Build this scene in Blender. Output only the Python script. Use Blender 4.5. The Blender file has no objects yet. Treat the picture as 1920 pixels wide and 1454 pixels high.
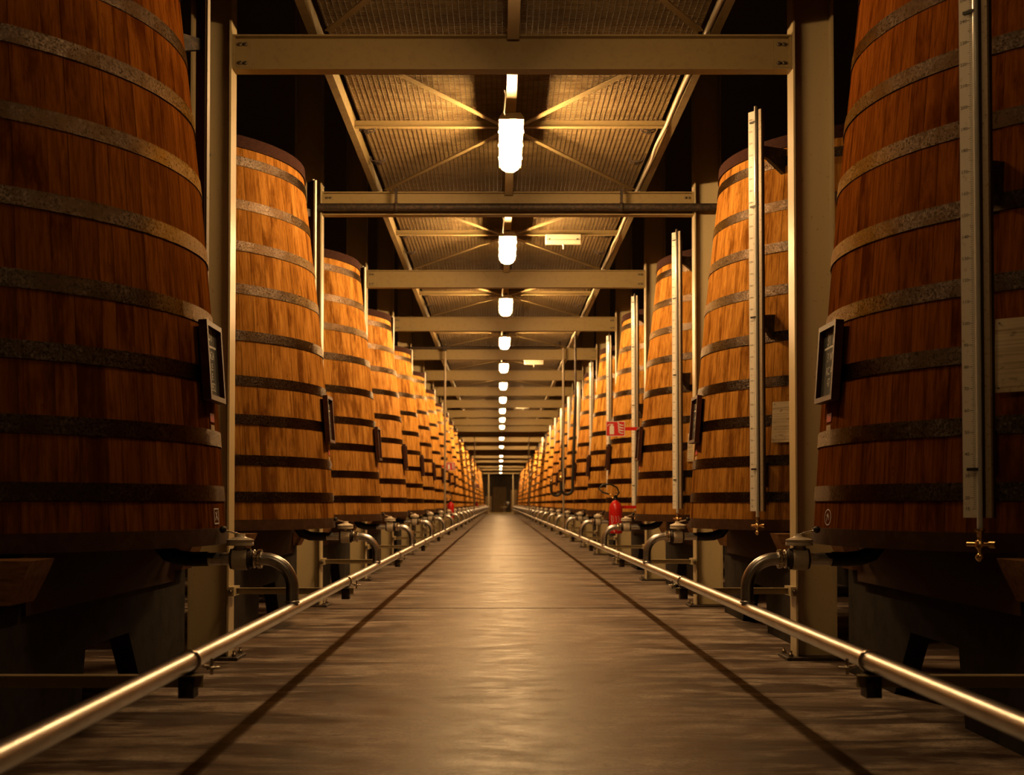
import bpy, math, random
from math import sin, cos, pi, sqrt, atan2, radians
from mathutils import Vector, Matrix
random.seed(7)
S = bpy.context.scene
COL = S.collection

# ------------------------------------------------------------------ camera, world, exposure
cam_d = bpy.data.cameras.new('camera')
cam = bpy.data.objects.new('camera', cam_d)
COL.objects.link(cam)
cam.location = (0, 0, 1.145)
cam.rotation_euler = (radians(90 + 1.5), 0, 0)
cam_d.sensor_fit = 'HORIZONTAL'
cam_d.sensor_width = 36.0
cam_d.lens = 2500.0 / 1920.0 * 36.0
cam_d.shift_x = 23.0 / 1920.0
cam_d.shift_y = 152.0 / 1920.0
cam_d.clip_end = 400
cam_d.dof.use_dof = True
cam_d.dof.focus_distance = 9.0
cam_d.dof.aperture_fstop = 3.5
S.camera = cam

world = bpy.data.worlds.new('world')
S.world = world
world.use_nodes = True
world.node_tree.nodes['Background'].inputs[0].default_value = (0, 0, 0, 1)
world.node_tree.nodes['Background'].inputs[1].default_value = 0.0
S.view_settings.view_transform = 'Standard'
S.view_settings.look = 'None'
S.view_settings.gamma = 1.0
S.view_settings.use_curve_mapping = False
S.view_settings.exposure = 0.0
S.cycles.max_bounces = 6
S.cycles.diffuse_bounces = 1
S.cycles.glossy_bounces = 3
S.cycles.sample_clamp_indirect = 4.0
S.cycles.caustics_reflective = False
S.cycles.caustics_refractive = False

LAMP_COLOUR = (1.0, 0.585, 0.24, 1)
LAMP_POWER = 62.0           # emission of the ribbed underside of a lit diffuser
LAMP_SIDE = 800.0           # side walls, boosted so light falls off faster down the tuns
LAMP_FIRST = 0.25           # lamp over the first bay, dimmed to stand in for vignetting
LAMP_BEHIND = 0.11          # lamp over the camera, kept low so the nearest tuns stay dark

# layout of the hall (metres)
BAY = 5.0
TUN_Y = [7.34 + BAY * k for k in range(27)]
COL_Y = [-0.12 + BAY * k for k in range(30)]


def nth(i):
    # how a column or beam is told apart: the first two stand outside the view
    return ('level with the camera, out of view', 'just short of the view')[i] if i < 2 else '%s in view from the camera' % ORD[i - 2]
XL, XR = -3.42, 3.65          # tun axes
CL, CR = -1.985, 2.17         # aisle faces of the columns
PL, PR = -1.14, 1.36          # stainless main pipes
PIPE_Z = 0.565
XC = 0.10                     # aisle centre line
END_Y = 150.0
ORD = ['first', 'second', 'third', 'fourth', 'fifth', 'sixth', 'seventh', 'eighth', 'ninth', 'tenth',
       'eleventh', 'twelfth', 'thirteenth', 'fourteenth', 'fifteenth', 'sixteenth', 'seventeenth', 'eighteenth',
       'nineteenth', 'twentieth', 'twenty-first', 'twenty-second', 'twenty-third', 'twenty-fourth', 'twenty-fifth',
       'twenty-sixth', 'twenty-seventh', 'twenty-eighth', 'twenty-ninth', 'thirtieth']


# ------------------------------------------------------------------ materials
class Nodes:
    def __init__(self, name):
        self.m = bpy.data.materials.new(name)
        self.m.use_nodes = True
        self.t = self.m.node_tree
        self.t.nodes.clear()
        self.out = self.t.nodes.new('ShaderNodeOutputMaterial')
        self.b = self.t.nodes.new('ShaderNodeBsdfPrincipled')
        self.t.links.new(self.b.outputs[0], self.out.inputs[0])

    def n(self, kind, **kw):
        x = self.t.nodes.new(kind)
        for k, v in kw.items():
            if k.startswith('i_'):
                x.inputs[k[2:].replace('_', ' ')].default_value = v
            else:
                setattr(x, k, v)
        return x

    def l(self, a, b):
        self.t.links.new(a, b)

    def coords(self, scale=(1, 1, 1), offset=None, kind='Object'):
        tc = self.n('ShaderNodeTexCoord')
        mp = self.n('ShaderNodeMapping')
        mp.inputs['Scale'].default_value = scale
        self.l(tc.outputs[kind], mp.inputs['Vector'])
        if offset is not None:
            self.l(offset, mp.inputs['Location'])
        return mp.outputs[0]

    def noise(self, vec, scale, detail=4, rough=0.55, distort=0.0):
        x = self.n('ShaderNodeTexNoise', i_Scale=scale, i_Detail=detail, i_Roughness=rough, i_Distortion=distort)
        self.l(vec, x.inputs['Vector'])
        return x.outputs['Fac']

    def ramp(self, fac, stops):
        r = self.n('ShaderNodeValToRGB')
        e = r.color_ramp.elements
        while len(e) < len(stops):
            e.new(0.5)
        for el, (p, c) in zip(e, stops):
            el.position = p
            el.color = c if len(c) == 4 else (*c, 1)
        self.l(fac, r.inputs[0])
        return r.outputs[0]

    def mix(self, fac, a, b, mode='MIX'):
        x = self.n('ShaderNodeMix', data_type='RGBA', blend_type=mode)
        for sock, v in ((x.inputs[0], fac), (x.inputs[6], a), (x.inputs[7], b)):
            if isinstance(v, (int, float)):
                sock.default_value = v
            elif isinstance(v, tuple):
                sock.default_value = v if len(v) == 4 else (*v, 1)
            else:
                self.l(v, sock)
        return x.outputs[2]

    def math(self, op, a, b=0.0):
        x = self.n('ShaderNodeMath', operation=op)
        for sock, v in ((x.inputs[0], a), (x.inputs[1], b)):
            if isinstance(v, (int, float)):
                sock.default_value = v
            else:
                self.l(v, sock)
        return x.outputs[0]

    def bump(self, h, strength, dist=0.01):
        x = self.n('ShaderNodeBump', i_Strength=strength, i_Distance=dist)
        self.l(h, x.inputs['Height'])
        self.l(x.outputs[0], self.b.inputs['Normal'])

    def set(self, color=None, rough=None, metal=None, spec=None):
        for key, v in (('Base Color', color), ('Roughness', rough), ('Metallic', metal), ('Specular IOR Level', spec)):
            if v is None:
                continue
            s = self.b.inputs[key]
            if isinstance(v, (int, float)):
                s.default_value = v
            elif isinstance(v, tuple):
                s.default_value = v if len(v) == 4 else (*v, 1)
            else:
                self.l(v, s)
        return self.m


def wood_mat(name, shell):
    N = Nodes(name)
    oi = N.n('ShaderNodeObjectInfo')
    if shell:
        at = N.n('ShaderNodeAttribute', attribute_name='tone')
        rnd = at.outputs['Fac']
    else:
        rnd = oi.outputs['Random']
    off = N.n('ShaderNodeCombineXYZ')
    N.l(N.math('MULTIPLY', rnd, 37.0), off.inputs[0])
    N.l(N.math('MULTIPLY', rnd, 11.0), off.inputs[2])
    grain = N.noise(N.coords((52, 52, 1.2), off.outputs[0]), 1.0, 6, 0.62, 0.4)
    streak = N.noise(N.coords((9, 9, 0.55), off.outputs[0]), 1.0, 4, 0.6, 0.2)
    blot = N.noise(N.coords((3.6, 3.6, 1.3), off.outputs[0]), 1.0, 5, 0.65)
    c = N.ramp(grain, [(0.30, (0.20, 0.085, 0.014)), (0.50, (0.43, 0.215, 0.048)), (0.70, (0.56, 0.31, 0.085))])
    c = N.mix(N.ramp(streak, [(0.52, (0, 0, 0)), (0.68, (0.7, 0.7, 0.7))]), c, (0.19, 0.075, 0.014))
    c = N.mix(N.ramp(blot, [(0.51, (0, 0, 0)), (0.63, (0.85, 0.85, 0.85))]), c, (0.13, 0.048, 0.010))
    spots = N.noise(N.coords((24, 24, 18), off.outputs[0]), 1.0, 4, 0.6)
    c = N.mix(N.ramp(spots, [(0.68, (0, 0, 0)), (0.74, (0.6, 0.6, 0.6))]), c, (0.06, 0.025, 0.007))
    tone = N.ramp(rnd, [(0.0, (0.84, 0.81, 0.78)), (0.45, (0.97, 0.96, 0.95)), (1.0, (1.06, 1.06, 1.06))])
    c = N.mix(1.0, c, tone, 'MULTIPLY')
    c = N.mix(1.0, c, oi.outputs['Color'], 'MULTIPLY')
    N.bump(grain, 0.35, 0.004)
    return N.set(c, N.math('ADD', N.math('MULTIPLY', grain, 0.25), 0.45), 0.0, 0.0)


WOOD = wood_mat('oak_staves', False)
WOOD_SHELL = wood_mat('oak_shell', True)


def simple(name, color, rough=0.5, metal=0.0, spec=0.5, nscale=0, ncol=None, lo=0.45, hi=0.7, bump=0.0, stretch=(1, 1, 1), rvar=0.0):
    N = Nodes(name)
    c = color
    r = rough
    if nscale:
        f = N.noise(N.coords(stretch), nscale, 6, 0.65)
        c = N.mix(N.ramp(f, [(lo, (0, 0, 0)), (hi, (1, 1, 1))]), color, ncol)
        if rvar:
            r = N.math('ADD', N.math('MULTIPLY', f, rvar), rough - rvar * 0.5)
        if bump:
            N.bump(f, bump, 0.005)
    return N.set(c, r, metal, spec)


def hoop_mat():
    N = Nodes('hoop_iron')
    f = N.noise(N.coords((1, 1, 1)), 70, 8, 0.8)
    g = N.noise(N.coords((1, 1, 1)), 5, 4, 0.6)
    c = N.ramp(f, [(0.36, (0.020, 0.014, 0.009)), (0.52, (0.050, 0.037, 0.028)), (0.68, (0.19, 0.157, 0.130))])
    c = N.mix(N.ramp(g, [(0.44, (0, 0, 0)), (0.60, (0.85, 0.85, 0.85))]), c, (0.035, 0.022, 0.013))
    N.bump(f, 0.55, 0.006)
    N.b.inputs['Specular Tint'].default_value = (0.50, 0.43, 0.36, 1)
    return N.set(c, N.math('ADD', N.math('MULTIPLY', f, 0.34), 0.12), 1.0, 0.4)


HOOP = hoop_mat()
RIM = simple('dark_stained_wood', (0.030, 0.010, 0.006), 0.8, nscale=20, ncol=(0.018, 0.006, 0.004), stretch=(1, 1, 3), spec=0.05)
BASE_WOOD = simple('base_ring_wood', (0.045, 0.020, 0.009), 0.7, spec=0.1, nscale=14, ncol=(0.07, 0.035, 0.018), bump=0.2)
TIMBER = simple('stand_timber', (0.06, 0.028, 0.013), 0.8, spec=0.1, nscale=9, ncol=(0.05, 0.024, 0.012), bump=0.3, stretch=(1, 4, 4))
JOIST = simple('joist_timber', (0.26, 0.13, 0.055), 0.75, spec=0.1, nscale=9, ncol=(0.13, 0.06, 0.026), stretch=(1, 4, 4))  # lighter copy of the stand timber, light on the joists painted in
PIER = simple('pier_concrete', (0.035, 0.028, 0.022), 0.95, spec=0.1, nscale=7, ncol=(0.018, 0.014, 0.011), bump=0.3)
PAINT = simple('cream_paint', (0.54, 0.44, 0.25), 0.36, nscale=30, ncol=(0.20, 0.11, 0.045), lo=0.62, hi=0.78, bump=0.05)
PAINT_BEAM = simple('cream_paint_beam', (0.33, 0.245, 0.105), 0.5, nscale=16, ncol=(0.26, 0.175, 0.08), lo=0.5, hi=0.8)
BOLT = simple('bolt_steel', (0.22, 0.18, 0.13), 0.4, 0.7)
DECKP = simple('deck_board', (0.48, 0.37, 0.18), 0.9, spec=0.1, nscale=4, ncol=(0.26, 0.17, 0.065), lo=0.42, hi=0.66, stretch=(1, 1.8, 1))
GRATE = simple('grating_steel', (0.13, 0.085, 0.034), 0.8, 0.0)
STEEL = simple('stainless_pipe', (0.62, 0.62, 0.64), 0.31, 1.0, nscale=7, ncol=(0.44, 0.42, 0.41), lo=0.45, hi=0.70, stretch=(2.5, 0.6, 2.5), rvar=0.06)
STEEL_BRIGHT = simple('polished_steel', (0.72, 0.66, 0.58), 0.2, 1.0, nscale=30, ncol=(0.5, 0.43, 0.36), rvar=0.15)
CAST = simple('valve_cast_paint', (0.78, 0.68, 0.54), 0.35, 0.0, nscale=40, ncol=(0.14, 0.08, 0.04), lo=0.60, hi=0.72)
RUBBER = simple('black_rubber', (0.012, 0.011, 0.010), 0.5)
DARK_IRON = simple('dark_iron', (0.03, 0.022, 0.016), 0.6, 0.2, nscale=30, ncol=(0.10, 0.06, 0.035))
BRASS = simple('brass', (0.75, 0.52, 0.25), 0.22, 1.0)
SCALE = simple('scale_enamel', (0.80, 0.74, 0.64), 0.35, nscale=24, ncol=(0.45, 0.34, 0.22), lo=0.58, hi=0.8)
CHANNEL = simple('gauge_channel', (0.40, 0.32, 0.22), 0.5, 0.2, nscale=60, ncol=(0.14, 0.09, 0.05), lo=0.55, hi=0.7)
BACKW = simple('gauge_back_wood', (0.05, 0.028, 0.014), 0.7, spec=0.1)  # dark tone paints in the unlit back of the gauge
INK = simple('black_ink', (0.02, 0.018, 0.015), 0.7)
CHALK = simple('chalk', (0.82, 0.80, 0.76), 0.9, nscale=140, ncol=(0.25, 0.24, 0.22), lo=0.5, hi=0.72)
SLATE = simple('slate_board', (0.022, 0.024, 0.022), 0.75, nscale=8, ncol=(0.05, 0.05, 0.045))
FRAMEW = simple('board_frame_wood', (0.065, 0.019, 0.010), 0.4, spec=0.2, nscale=20, ncol=(0.035, 0.011, 0.006))
RED = simple('signal_red', (0.62, 0.012, 0.012), 0.28)
RED_SIGN = simple('sign_red', (0.60, 0.015, 0.015), 0.45)
RED_STICKER = simple('sticker_red', (0.45, 0.03, 0.02), 0.6)
WHITE = simple('sign_white', (0.80, 0.78, 0.72), 0.5)
PAPER = simple('old_paper', (0.46, 0.32, 0.17), 0.8, nscale=20, ncol=(0.25, 0.16, 0.08))
PLASTIC = simple('cream_plastic', (0.62, 0.55, 0.42), 0.45)
WALLM = simple('wall_plaster', (0.12, 0.09, 0.06), 0.9, nscale=3, ncol=(0.08, 0.06, 0.04))
ROOFM = simple('roof_boards', (0.05, 0.04, 0.03), 0.9)
FARWOOD = simple('far_boarding', (0.30, 0.19, 0.09), 0.7, nscale=3, ncol=(0.2, 0.12, 0.05), stretch=(4, 4, .6))
JOINT = simple('joint_filler', (0.035, 0.025, 0.018), 0.9)


def plate_mat():
    N = Nodes('pale_plank')
    f = N.noise(N.coords((1.2, 1.2, 60)), 1.0, 5, 0.6, 0.6)
    c = N.ramp(f, [(0.36, (0.48, 0.36, 0.20)), (0.5, (0.74, 0.60, 0.40)), (0.64, (0.82, 0.70, 0.50))])
    g = N.noise(N.coords((14, 14, 26)), 1.0, 3, 0.6)
    c = N.mix(N.ramp(g, [(0.60, (0, 0, 0)), (0.70, (0.6, 0.6, 0.6))]), c, (0.22, 0.14, 0.07))
    return N.set(c, 0.6)


PLATE = plate_mat()


def glass_mat():
    N = Nodes('gauge_glass')
    N.b.inputs['Transmission Weight'].default_value = 0.3
    N.b.inputs['IOR'].default_value = 1.45
    return N.set((0.86, 0.85, 0.80), 0.16, 0.0, 0.7)


GLASS = glass_mat()


def lamp_mat(name, power):
    N = Nodes(name)
    N.b.inputs['Emission Color'].default_value = LAMP_COLOUR
    N.b.inputs['Emission Strength'].default_value = power
    return N.set((0.9, 0.85, 0.75), 0.4)


LIT = [lamp_mat('lit_diffuser', LAMP_POWER), lamp_mat('lit_side', LAMP_SIDE)]
LIT_FAR = [lamp_mat('lit_diffuser_far', LAMP_POWER * 1.6), lamp_mat('lit_side_far', LAMP_SIDE * 1.6)]
LIT_DIM = [lamp_mat('lit_diffuser_dim', LAMP_POWER * LAMP_BEHIND), lamp_mat('lit_side_dim', LAMP_SIDE * LAMP_BEHIND)]
LIT_WEAK = [lamp_mat('lit_diffuser_weak', LAMP_POWER * LAMP_FIRST), lamp_mat('lit_side_weak', LAMP_SIDE * LAMP_FIRST)]


def floor_mat():
    N = Nodes('floor_concrete')
    tc = N.n('ShaderNodeTexCoord')
    geo = N.n('ShaderNodeNewGeometry')
    mp = N.n('ShaderNodeMapping')
    N.l(geo.outputs['Position'], mp.inputs['Vector'])
    pos = mp.outputs[0]
    mp.inputs['Scale'].default_value = (0.7, 1.0, 1.0)
    big = N.noise(pos, 0.9, 7, 0.66, 0.4)
    mid = N.noise(pos, 4.0, 9, 0.72)
    fine = N.noise(pos, 60.0, 5, 0.7)
    grit = N.noise(pos, 17.0, 8, 0.75, 0.6)
    c = N.ramp(mid, [(0.36, (0.15, 0.108, 0.08)), (0.5, (0.36, 0.285, 0.23)), (0.62, (0.54, 0.45, 0.37))])
    c = N.mix(N.ramp(big, [(0.44, (0, 0, 0)), (0.62, (0.75, 0.75, 0.75))]), c, (0.16, 0.098, 0.06))
    c = N.mix(N.ramp(fine, [(0.36, (0.7, 0.7, 0.7)), (0.50, (0, 0, 0))]), c, (0.09, 0.06, 0.042))
    c = N.mix(N.ramp(grit, [(0.34, (0.75, 0.75, 0.75)), (0.47, (0, 0, 0))]), c, (0.11, 0.072, 0.05))
    # leak stains run in from the tuns over the sides of the walk
    st = N.n('ShaderNodeMapping')
    st.inputs['Scale'].default_value = (0.6, 2.6, 1)
    N.l(geo.outputs['Position'], st.inputs['Vector'])
    stain = N.noise(st.outputs[0], 1.0, 8, 0.68, 0.6)
    sep = N.n('ShaderNodeSeparateXYZ')
    N.l(geo.outputs['Position'], sep.inputs[0])
    side = N.math('ABSOLUTE', N.math('SUBTRACT', sep.outputs[0], XC))
    mr = N.n('ShaderNodeMapRange', interpolation_type='SMOOTHSTEP')
    mr.inputs['From Min'].default_value = 0.45
    mr.inputs['From Max'].default_value = 1.3
    N.l(side, mr.inputs['Value'])
    sm = N.math('MULTIPLY', N.ramp(stain, [(0.46, (0, 0, 0)), (0.54, (1, 1, 1))]), mr.outputs[0])
    c = N.mix(N.math('MULTIPLY', sm, 0.88), c, (0.045, 0.022, 0.013))
    rough = N.math('ADD', N.math('MULTIPLY', N.ramp(mid, [(0.35, (0, 0, 0)), (0.7, (1, 1, 1))]), 0.26), 0.33)
    N.bump(N.math('ADD', N.math('MULTIPLY', fine, 0.35), N.math('ADD', mid, N.math('MULTIPLY', grit, 0.5))), 0.42, 0.006)
    return N.set(c, rough, 0.0, 0.32)


FLOORM = floor_mat()


# ------------------------------------------------------------------ mesh builder
class MB:
    def __init__(self):
        self.v, self.f, self.s, self.mi = [], [], [], []
        self.cur = 0

    def add(self, vs, fs, smooth=False, M=None):
        o = len(self.v)
        for p in vs:
            self.v.append(tuple(M @ Vector(p)) if M else tuple(p))
        for f in fs:
            self.f.append(tuple(i + o for i in f))
            self.s.append(smooth)
            self.mi.append(self.cur)
        return self

    def box(self, x0, x1, y0, y1, z0, z1, M=None):
        vs = [(x, y, z) for z in (z0, z1) for y in (y0, y1) for x in (x0, x1)]
        return self.add(vs, [(0, 2, 3, 1), (4, 5, 7, 6), (0, 1, 5, 4), (2, 6, 7, 3), (0, 4, 6, 2), (1, 3, 7, 5)], False, M)

    def bevbox(self, x0, x1, y0, y1, z0, z1, b, M=None):
        # box whose top and bottom outlines are chamfered in plan and drawn in at top and bottom
        def ring(z, k):
            return [(x0 + k + b, y0 + k, z), (x1 - k - b, y0 + k, z), (x1 - k, y0 + k + b, z), (x1 - k, y1 - k - b, z),
                    (x1 - k - b, y1 - k, z), (x0 + k + b, y1 - k, z), (x0 + k, y1 - k - b, z), (x0 + k, y0 + k + b, z)]
        vs = ring(z0, b * .6) + ring(z0 + b * .6, 0) + ring(z1 - b * .6, 0) + ring(z1, b * .6)
        fs = [tuple(range(7, -1, -1)), tuple(range(24, 32))]
        for r in range(3):
            for i in range(8):
                j = (i + 1) % 8
                fs.append((r * 8 + i, r * 8 + j, r * 8 + 8 + j, r * 8 + 8 + i))
        return self.add(vs, fs, False, M)

    def prism(self, pts, axis, a, b, M=None):
        # closed outline extruded along an axis; pts are the two other coordinates in order (cyclic xyz without the axis)
        def P(p, t):
            return {'x': (t, p[0], p[1]), 'y': (p[0], t, p[1]), 'z': (p[0], p[1], t)}[axis]
        n = len(pts)
        vs = [P(p, a) for p in pts] + [P(p, b) for p in pts]
        fs = [tuple(range(n)), tuple(range(2 * n - 1, n - 1, -1))]
        fs += [(i, i + n, (i + 1) % n + n, (i + 1) % n) for i in range(n)]
        return self.add(vs, fs, False, M)

    def tube(self, path, r, seg=12, caps=True, M=None, rs=None):
        path = [Vector(p) for p in path]
        n = len(path)
        vs, fs = [], []
        up = None
        for i, p in enumerate(path):
            d = (path[min(i + 1, n - 1)] - path[max(i - 1, 0)]).normalized()
            if up is None:
                up = Vector((0, 0, 1)) if abs(d.z) < 0.9 else Vector((1, 0, 0))
            a = d.cross(up).normalized()
            b = a.cross(d).normalized()
            up = b
            rr = rs[i] if rs else r
            for k in range(seg):
                t = 2 * pi * k / seg
                vs.append(p + a * cos(t) * rr + b * sin(t) * rr)
        for i in range(n - 1):
            for k in range(seg):
                k2 = (k + 1) % seg
                fs.append((i * seg + k, i * seg + k2, (i + 1) * seg + k2, (i + 1) * seg + k))
        self.add(vs, fs, True, M)
        if caps:
            self.add(vs[:seg], [tuple(range(seg - 1, -1, -1))], False, M)
            self.add(vs[-seg:], [tuple(range(seg))], False, M)
        return self

    def lathe(self, prof, seg=24, M=None, smooth=True, cap=True):
        # (radius, height) profile about local z; sharp rings by repeating points
        n = len(prof)
        vs, fs = [], []
        for r, z in prof:
            for k in range(seg):
                t = 2 * pi * k / seg
                vs.append((r * cos(t), r * sin(t), z))
        for i in range(n - 1):
            if prof[i] == prof[i + 1]:
                continue
            for k in range(seg):
                k2 = (k + 1) % seg
                fs.append((i * seg + k, i * seg + k2, (i + 1) * seg + k2, (i + 1) * seg + k))
        self.add(vs, fs, smooth, M)
        if cap:
            if prof[0][0] > 1e-4:
                self.add(vs[:seg], [tuple(range(seg - 1, -1, -1))], False, M)
            if prof[-1][0] > 1e-4:
                self.add(vs[-seg:], [tuple(range(seg))], False, M)
        return self

    def ball(self, c, r, seg=12, M=None):
        T = Matrix.Translation(c)
        if M:
            T = M @ T
        return self.lathe([(max(1e-5, r * sin(pi * i / 8)), -r * cos(pi * i / 8)) for i in range(9)], seg, T, cap=False)

    def stroke(self, pts, w, nrm_axis='x', off=0.0, M=None):
        # flat polyline of width w in the plane across nrm_axis ('x': pts are y,z ; 'y': pts are x,z)
        for (a, b) in zip(pts, pts[1:]):
            dx, dz = b[0] - a[0], b[1] - a[1]
            L = sqrt(dx * dx + dz * dz) or 1
            ex, ez = dx / L * w * .4, dz / L * w * .4
            px, pz = -dz / L * w / 2, dx / L * w / 2
            q = [(a[0] - ex + px, a[1] - ez + pz), (a[0] - ex - px, a[1] - ez - pz), (b[0] + ex - px, b[1] + ez - pz), (b[0] + ex + px, b[1] + ez + pz)]
            self.poly(q, nrm_axis, off, M)
        return self

    def poly(self, q, nrm_axis='x', off=0.0, M=None):
        vs = [((off, u, w) if nrm_axis == 'x' else (u, off, w)) for u, w in q]
        return self.add(vs, [tuple(range(len(q)))], False, M)

    def mesh(self, name, mats):
        me = bpy.data.meshes.new(name)
        me.from_pydata(self.v, [], self.f)
        if not isinstance(mats, (list, tuple)):
            mats = [mats]
        for m in mats:
            me.materials.append(m)
        me.polygons.foreach_set('use_smooth', self.s)
        me.polygons.foreach_set('material_index', self.mi)
        me.update()
        return me

    def build(self, name, mats, parent=None, loc=None):
        return put(name, self.mesh(name, mats), parent, loc)


def put(name, me, parent=None, loc=None, rz=0.0):
    o = bpy.data.objects.new(name, me)
    COL.objects.link(o)
    if parent is not None:
        o.parent = parent
    if loc is not None:
        o.location = loc
    if rz:
        o.rotation_euler = (0, 0, rz)
    return o


def tag(o, label, cat, group=None):
    o['label'] = label
    o['category'] = cat
    if group:
        o['group'] = group
    return o


def thing(name, label, cat, loc=(0, 0, 0), rz=0.0, group=None, tilt=0.0):
    o = bpy.data.objects.new(name, None)
    o.empty_display_size = 0.1
    COL.objects.link(o)
    o.location = loc
    o.rotation_euler = (0, tilt, rz)
    return tag(o, label, cat, group)


def struct(o):
    o['kind'] = 'structure'
    return o


def arc(c, r, a0, a1, n, plane):
    out = []
    for i in range(n + 1):
        a = a0 + (a1 - a0) * i / n
        u, w = r * cos(a), r * sin(a)
        out.append({'xz': (c[0] + u, c[1], c[2] + w), 'xy': (c[0] + u, c[1] + w, c[2]), 'yz': (c[0], c[1] + u, c[2] + w)}[plane])
    return out


def text_verts(s, size):
    cu = bpy.data.curves.new('text_tmp', 'FONT')
    cu.body = s
    cu.size = size
    cu.align_x = 'CENTER'
    cu.resolution_u = 2
    o = bpy.data.objects.new('text_tmp', cu)
    COL.objects.link(o)
    dg = bpy.context.evaluated_depsgraph_get()
    me = bpy.data.meshes.new_from_object(o.evaluated_get(dg))
    vs = [(v.co.x, v.co.y) for v in me.vertices]
    fs = [tuple(p.vertices) for p in me.polygons]
    bpy.data.objects.remove(o)
    bpy.data.curves.remove(cu)
    bpy.data.meshes.remove(me)
    return vs, fs


# ------------------------------------------------------------------ the hall
XW0, XW1 = -8.0, 8.2
mb = MB().box(XW0, XW1, -3, END_Y, -0.30, -0.02)
floor = struct(mb.build('floor', JOINT))
joints = [-3.0, 14.6] + [22.0 + 7.4 * i for i in range(20)] + [END_Y]
joints = [j for j in joints if j <= END_Y]
for a, b in zip(joints, joints[1:]):
    g = 0.04
    ta = 0.012 if a > 0 else 0
    pts = [(XW0, a + g + ta * XW0), (XW1, a + g + ta * XW1 * -1 + 0), (XW1, b - g), (XW0, b - g)]
    pts = [(XW0, a + g), (XW1, a + g), (XW1, b - g), (XW0, b - g)]
    put('slab', MB().prism(pts, 'z', -0.02, 0.0).mesh('slab', FLOORM), floor)
struct(MB().box(XW0 - .3, XW0, -3, END_Y, 0, 8).build('wall_left', WALLM))
struct(MB().box(XW1, XW1 + .3, -3, END_Y, 0, 8).build('wall_right', WALLM))
struct(MB().box(XW0 - .3, XW1 + .3, -3.3, -3, 0, 8).build('wall_back', WALLM))
struct(MB().box(XW0 - .3, XW1 + .3, -3.3, END_Y + .6, 8, 8.25).build('ceiling', ROOFM))

# end wall with its dark opening, boarding and posts
wf = MB()
wf.box(XW0, -1.35, END_Y, END_Y + .3, 0, 8).box(1.55, XW1, END_Y, END_Y + .3, 0, 8).box(-1.35, 1.55, END_Y, END_Y + .3, 3.3, 8)
wf.box(-1.35, 1.55, END_Y + .25, END_Y + .35, 0, 3.3)
wf = struct(wf.build('wall_front', WALLM))
d1 = struct(MB().box(-0.75, 0.75, END_Y + .12, END_Y + .2, 0.12, 3.0).build('door_1', FARWOOD))
for i in range(9):
    MB().box(-0.74, 0.74, END_Y + .10, END_Y + .12, .16 + i * .31, .42 + i * .31).build('panel', FARWOOD, d1)
MB().tube([(0.6, END_Y + .08, 1.0), (0.6, END_Y + .08, 1.25)], .02).build('handle', STEEL, d1)
t = thing('board_screen', 'tall pale wooden boarding left of the dark doorway at the far end', 'screen', (-1.25, END_Y - 3, 0))
for i in range(3):
    MB().box(-.36 + i * .24, -.13 + i * .24, 0, .05, 0, 1.95).build('plank', FARWOOD, t)
t = thing('board_screen', 'tall pale wooden boarding right of the dark doorway at the far end', 'screen', (1.65, END_Y - 3, 0))
for i in range(3):
    MB().box(-.42 + i * .28, -.15 + i * .28, 0, .05, 0, 2.65).build('plank', FARWOOD, t)
t = thing('threshold', 'low pale kerb across the aisle in front of the far doorway', 'kerb', (0.1, END_Y - 5, 0))
MB().box(-1.35, 1.35, 0, .25, 0, .16).build('kerb_stone', PAINT, t)
t = thing('wash_stand', 'small pale stand with a white bowl before the far doorway', 'stand', (0.48, END_Y - 3.6, 0))
MB().tube([(0, 0, 0), (0, 0, 1.15)], .035).build('post', STEEL, t)
MB().box(-.35, .35, -.12, .12, .72, .78).build('shelf', PAINT, t)
MB().lathe([(.03, 1.0), (.14, 1.1), (.17, 1.32), (.1, 1.34)], 12, Matrix.Translation((.42, 0, 0))).build('bowl', WHITE, t)
MB().tube([(.42, 0, .78), (.42, 0, 1.02)], .03).build('bowl_stem', STEEL, t)

# ------------------------------------------------------------------ tuns
ZB = 0.92                                            # tops of the stands
HZ = [4.023, 3.640, 3.277, 2.907, 2.508, 2.127, 1.802, 1.463, 1.157]        # lower edges of the hoops
HR = [1.607, 1.649, 1.692, 1.732, 1.769, 1.800, 1.826, 1.849, 1.870]
PZ = [0.97] + HZ[::-1] + [4.26]
PRD = [1.880] + HR[::-1] + [1.580]
HOOP_W = 0.085


def rad(z):
    z = max(PZ[0], min(PZ[-1], z))
    for i in range(len(PZ) - 1):
        if z <= PZ[i + 1]:
            t = (z - PZ[i]) / (PZ[i + 1] - PZ[i])
            return PRD[i] + (PRD[i + 1] - PRD[i]) * t - 0.007
    return PRD[-1] - 0.007


NST = 84
WCLASS = [0.72, 0.90, 1.04, 1.20, 1.38]


def stave_mesh(c):
    zs = [1.0, 1.55, 2.2, 2.9, 3.6, 4.25]
    vs, fs = [], []
    a = STAVE_HALF * WCLASS[c]
    for z in zs:
        r = rad(z)
        w = r * math.tan(a)
        for (rr, ww) in ((r - .05, -w * .96), (r - .002, -w + .0004), (r, -w + .0025), (r, w - .0025), (r - .002, w - .0004), (r - .05, w * .96)):
            vs.append((rr, ww, z - ZB))
    for i in range(len(zs) - 1):
        for k in range(5):
            fs.append((i * 6 + k, i * 6 + k + 1, i * 6 + 7 + k, i * 6 + 6 + k))
    m = MB()
    m.add(vs, fs)
    return m.mesh('stave', WOOD)


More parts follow.
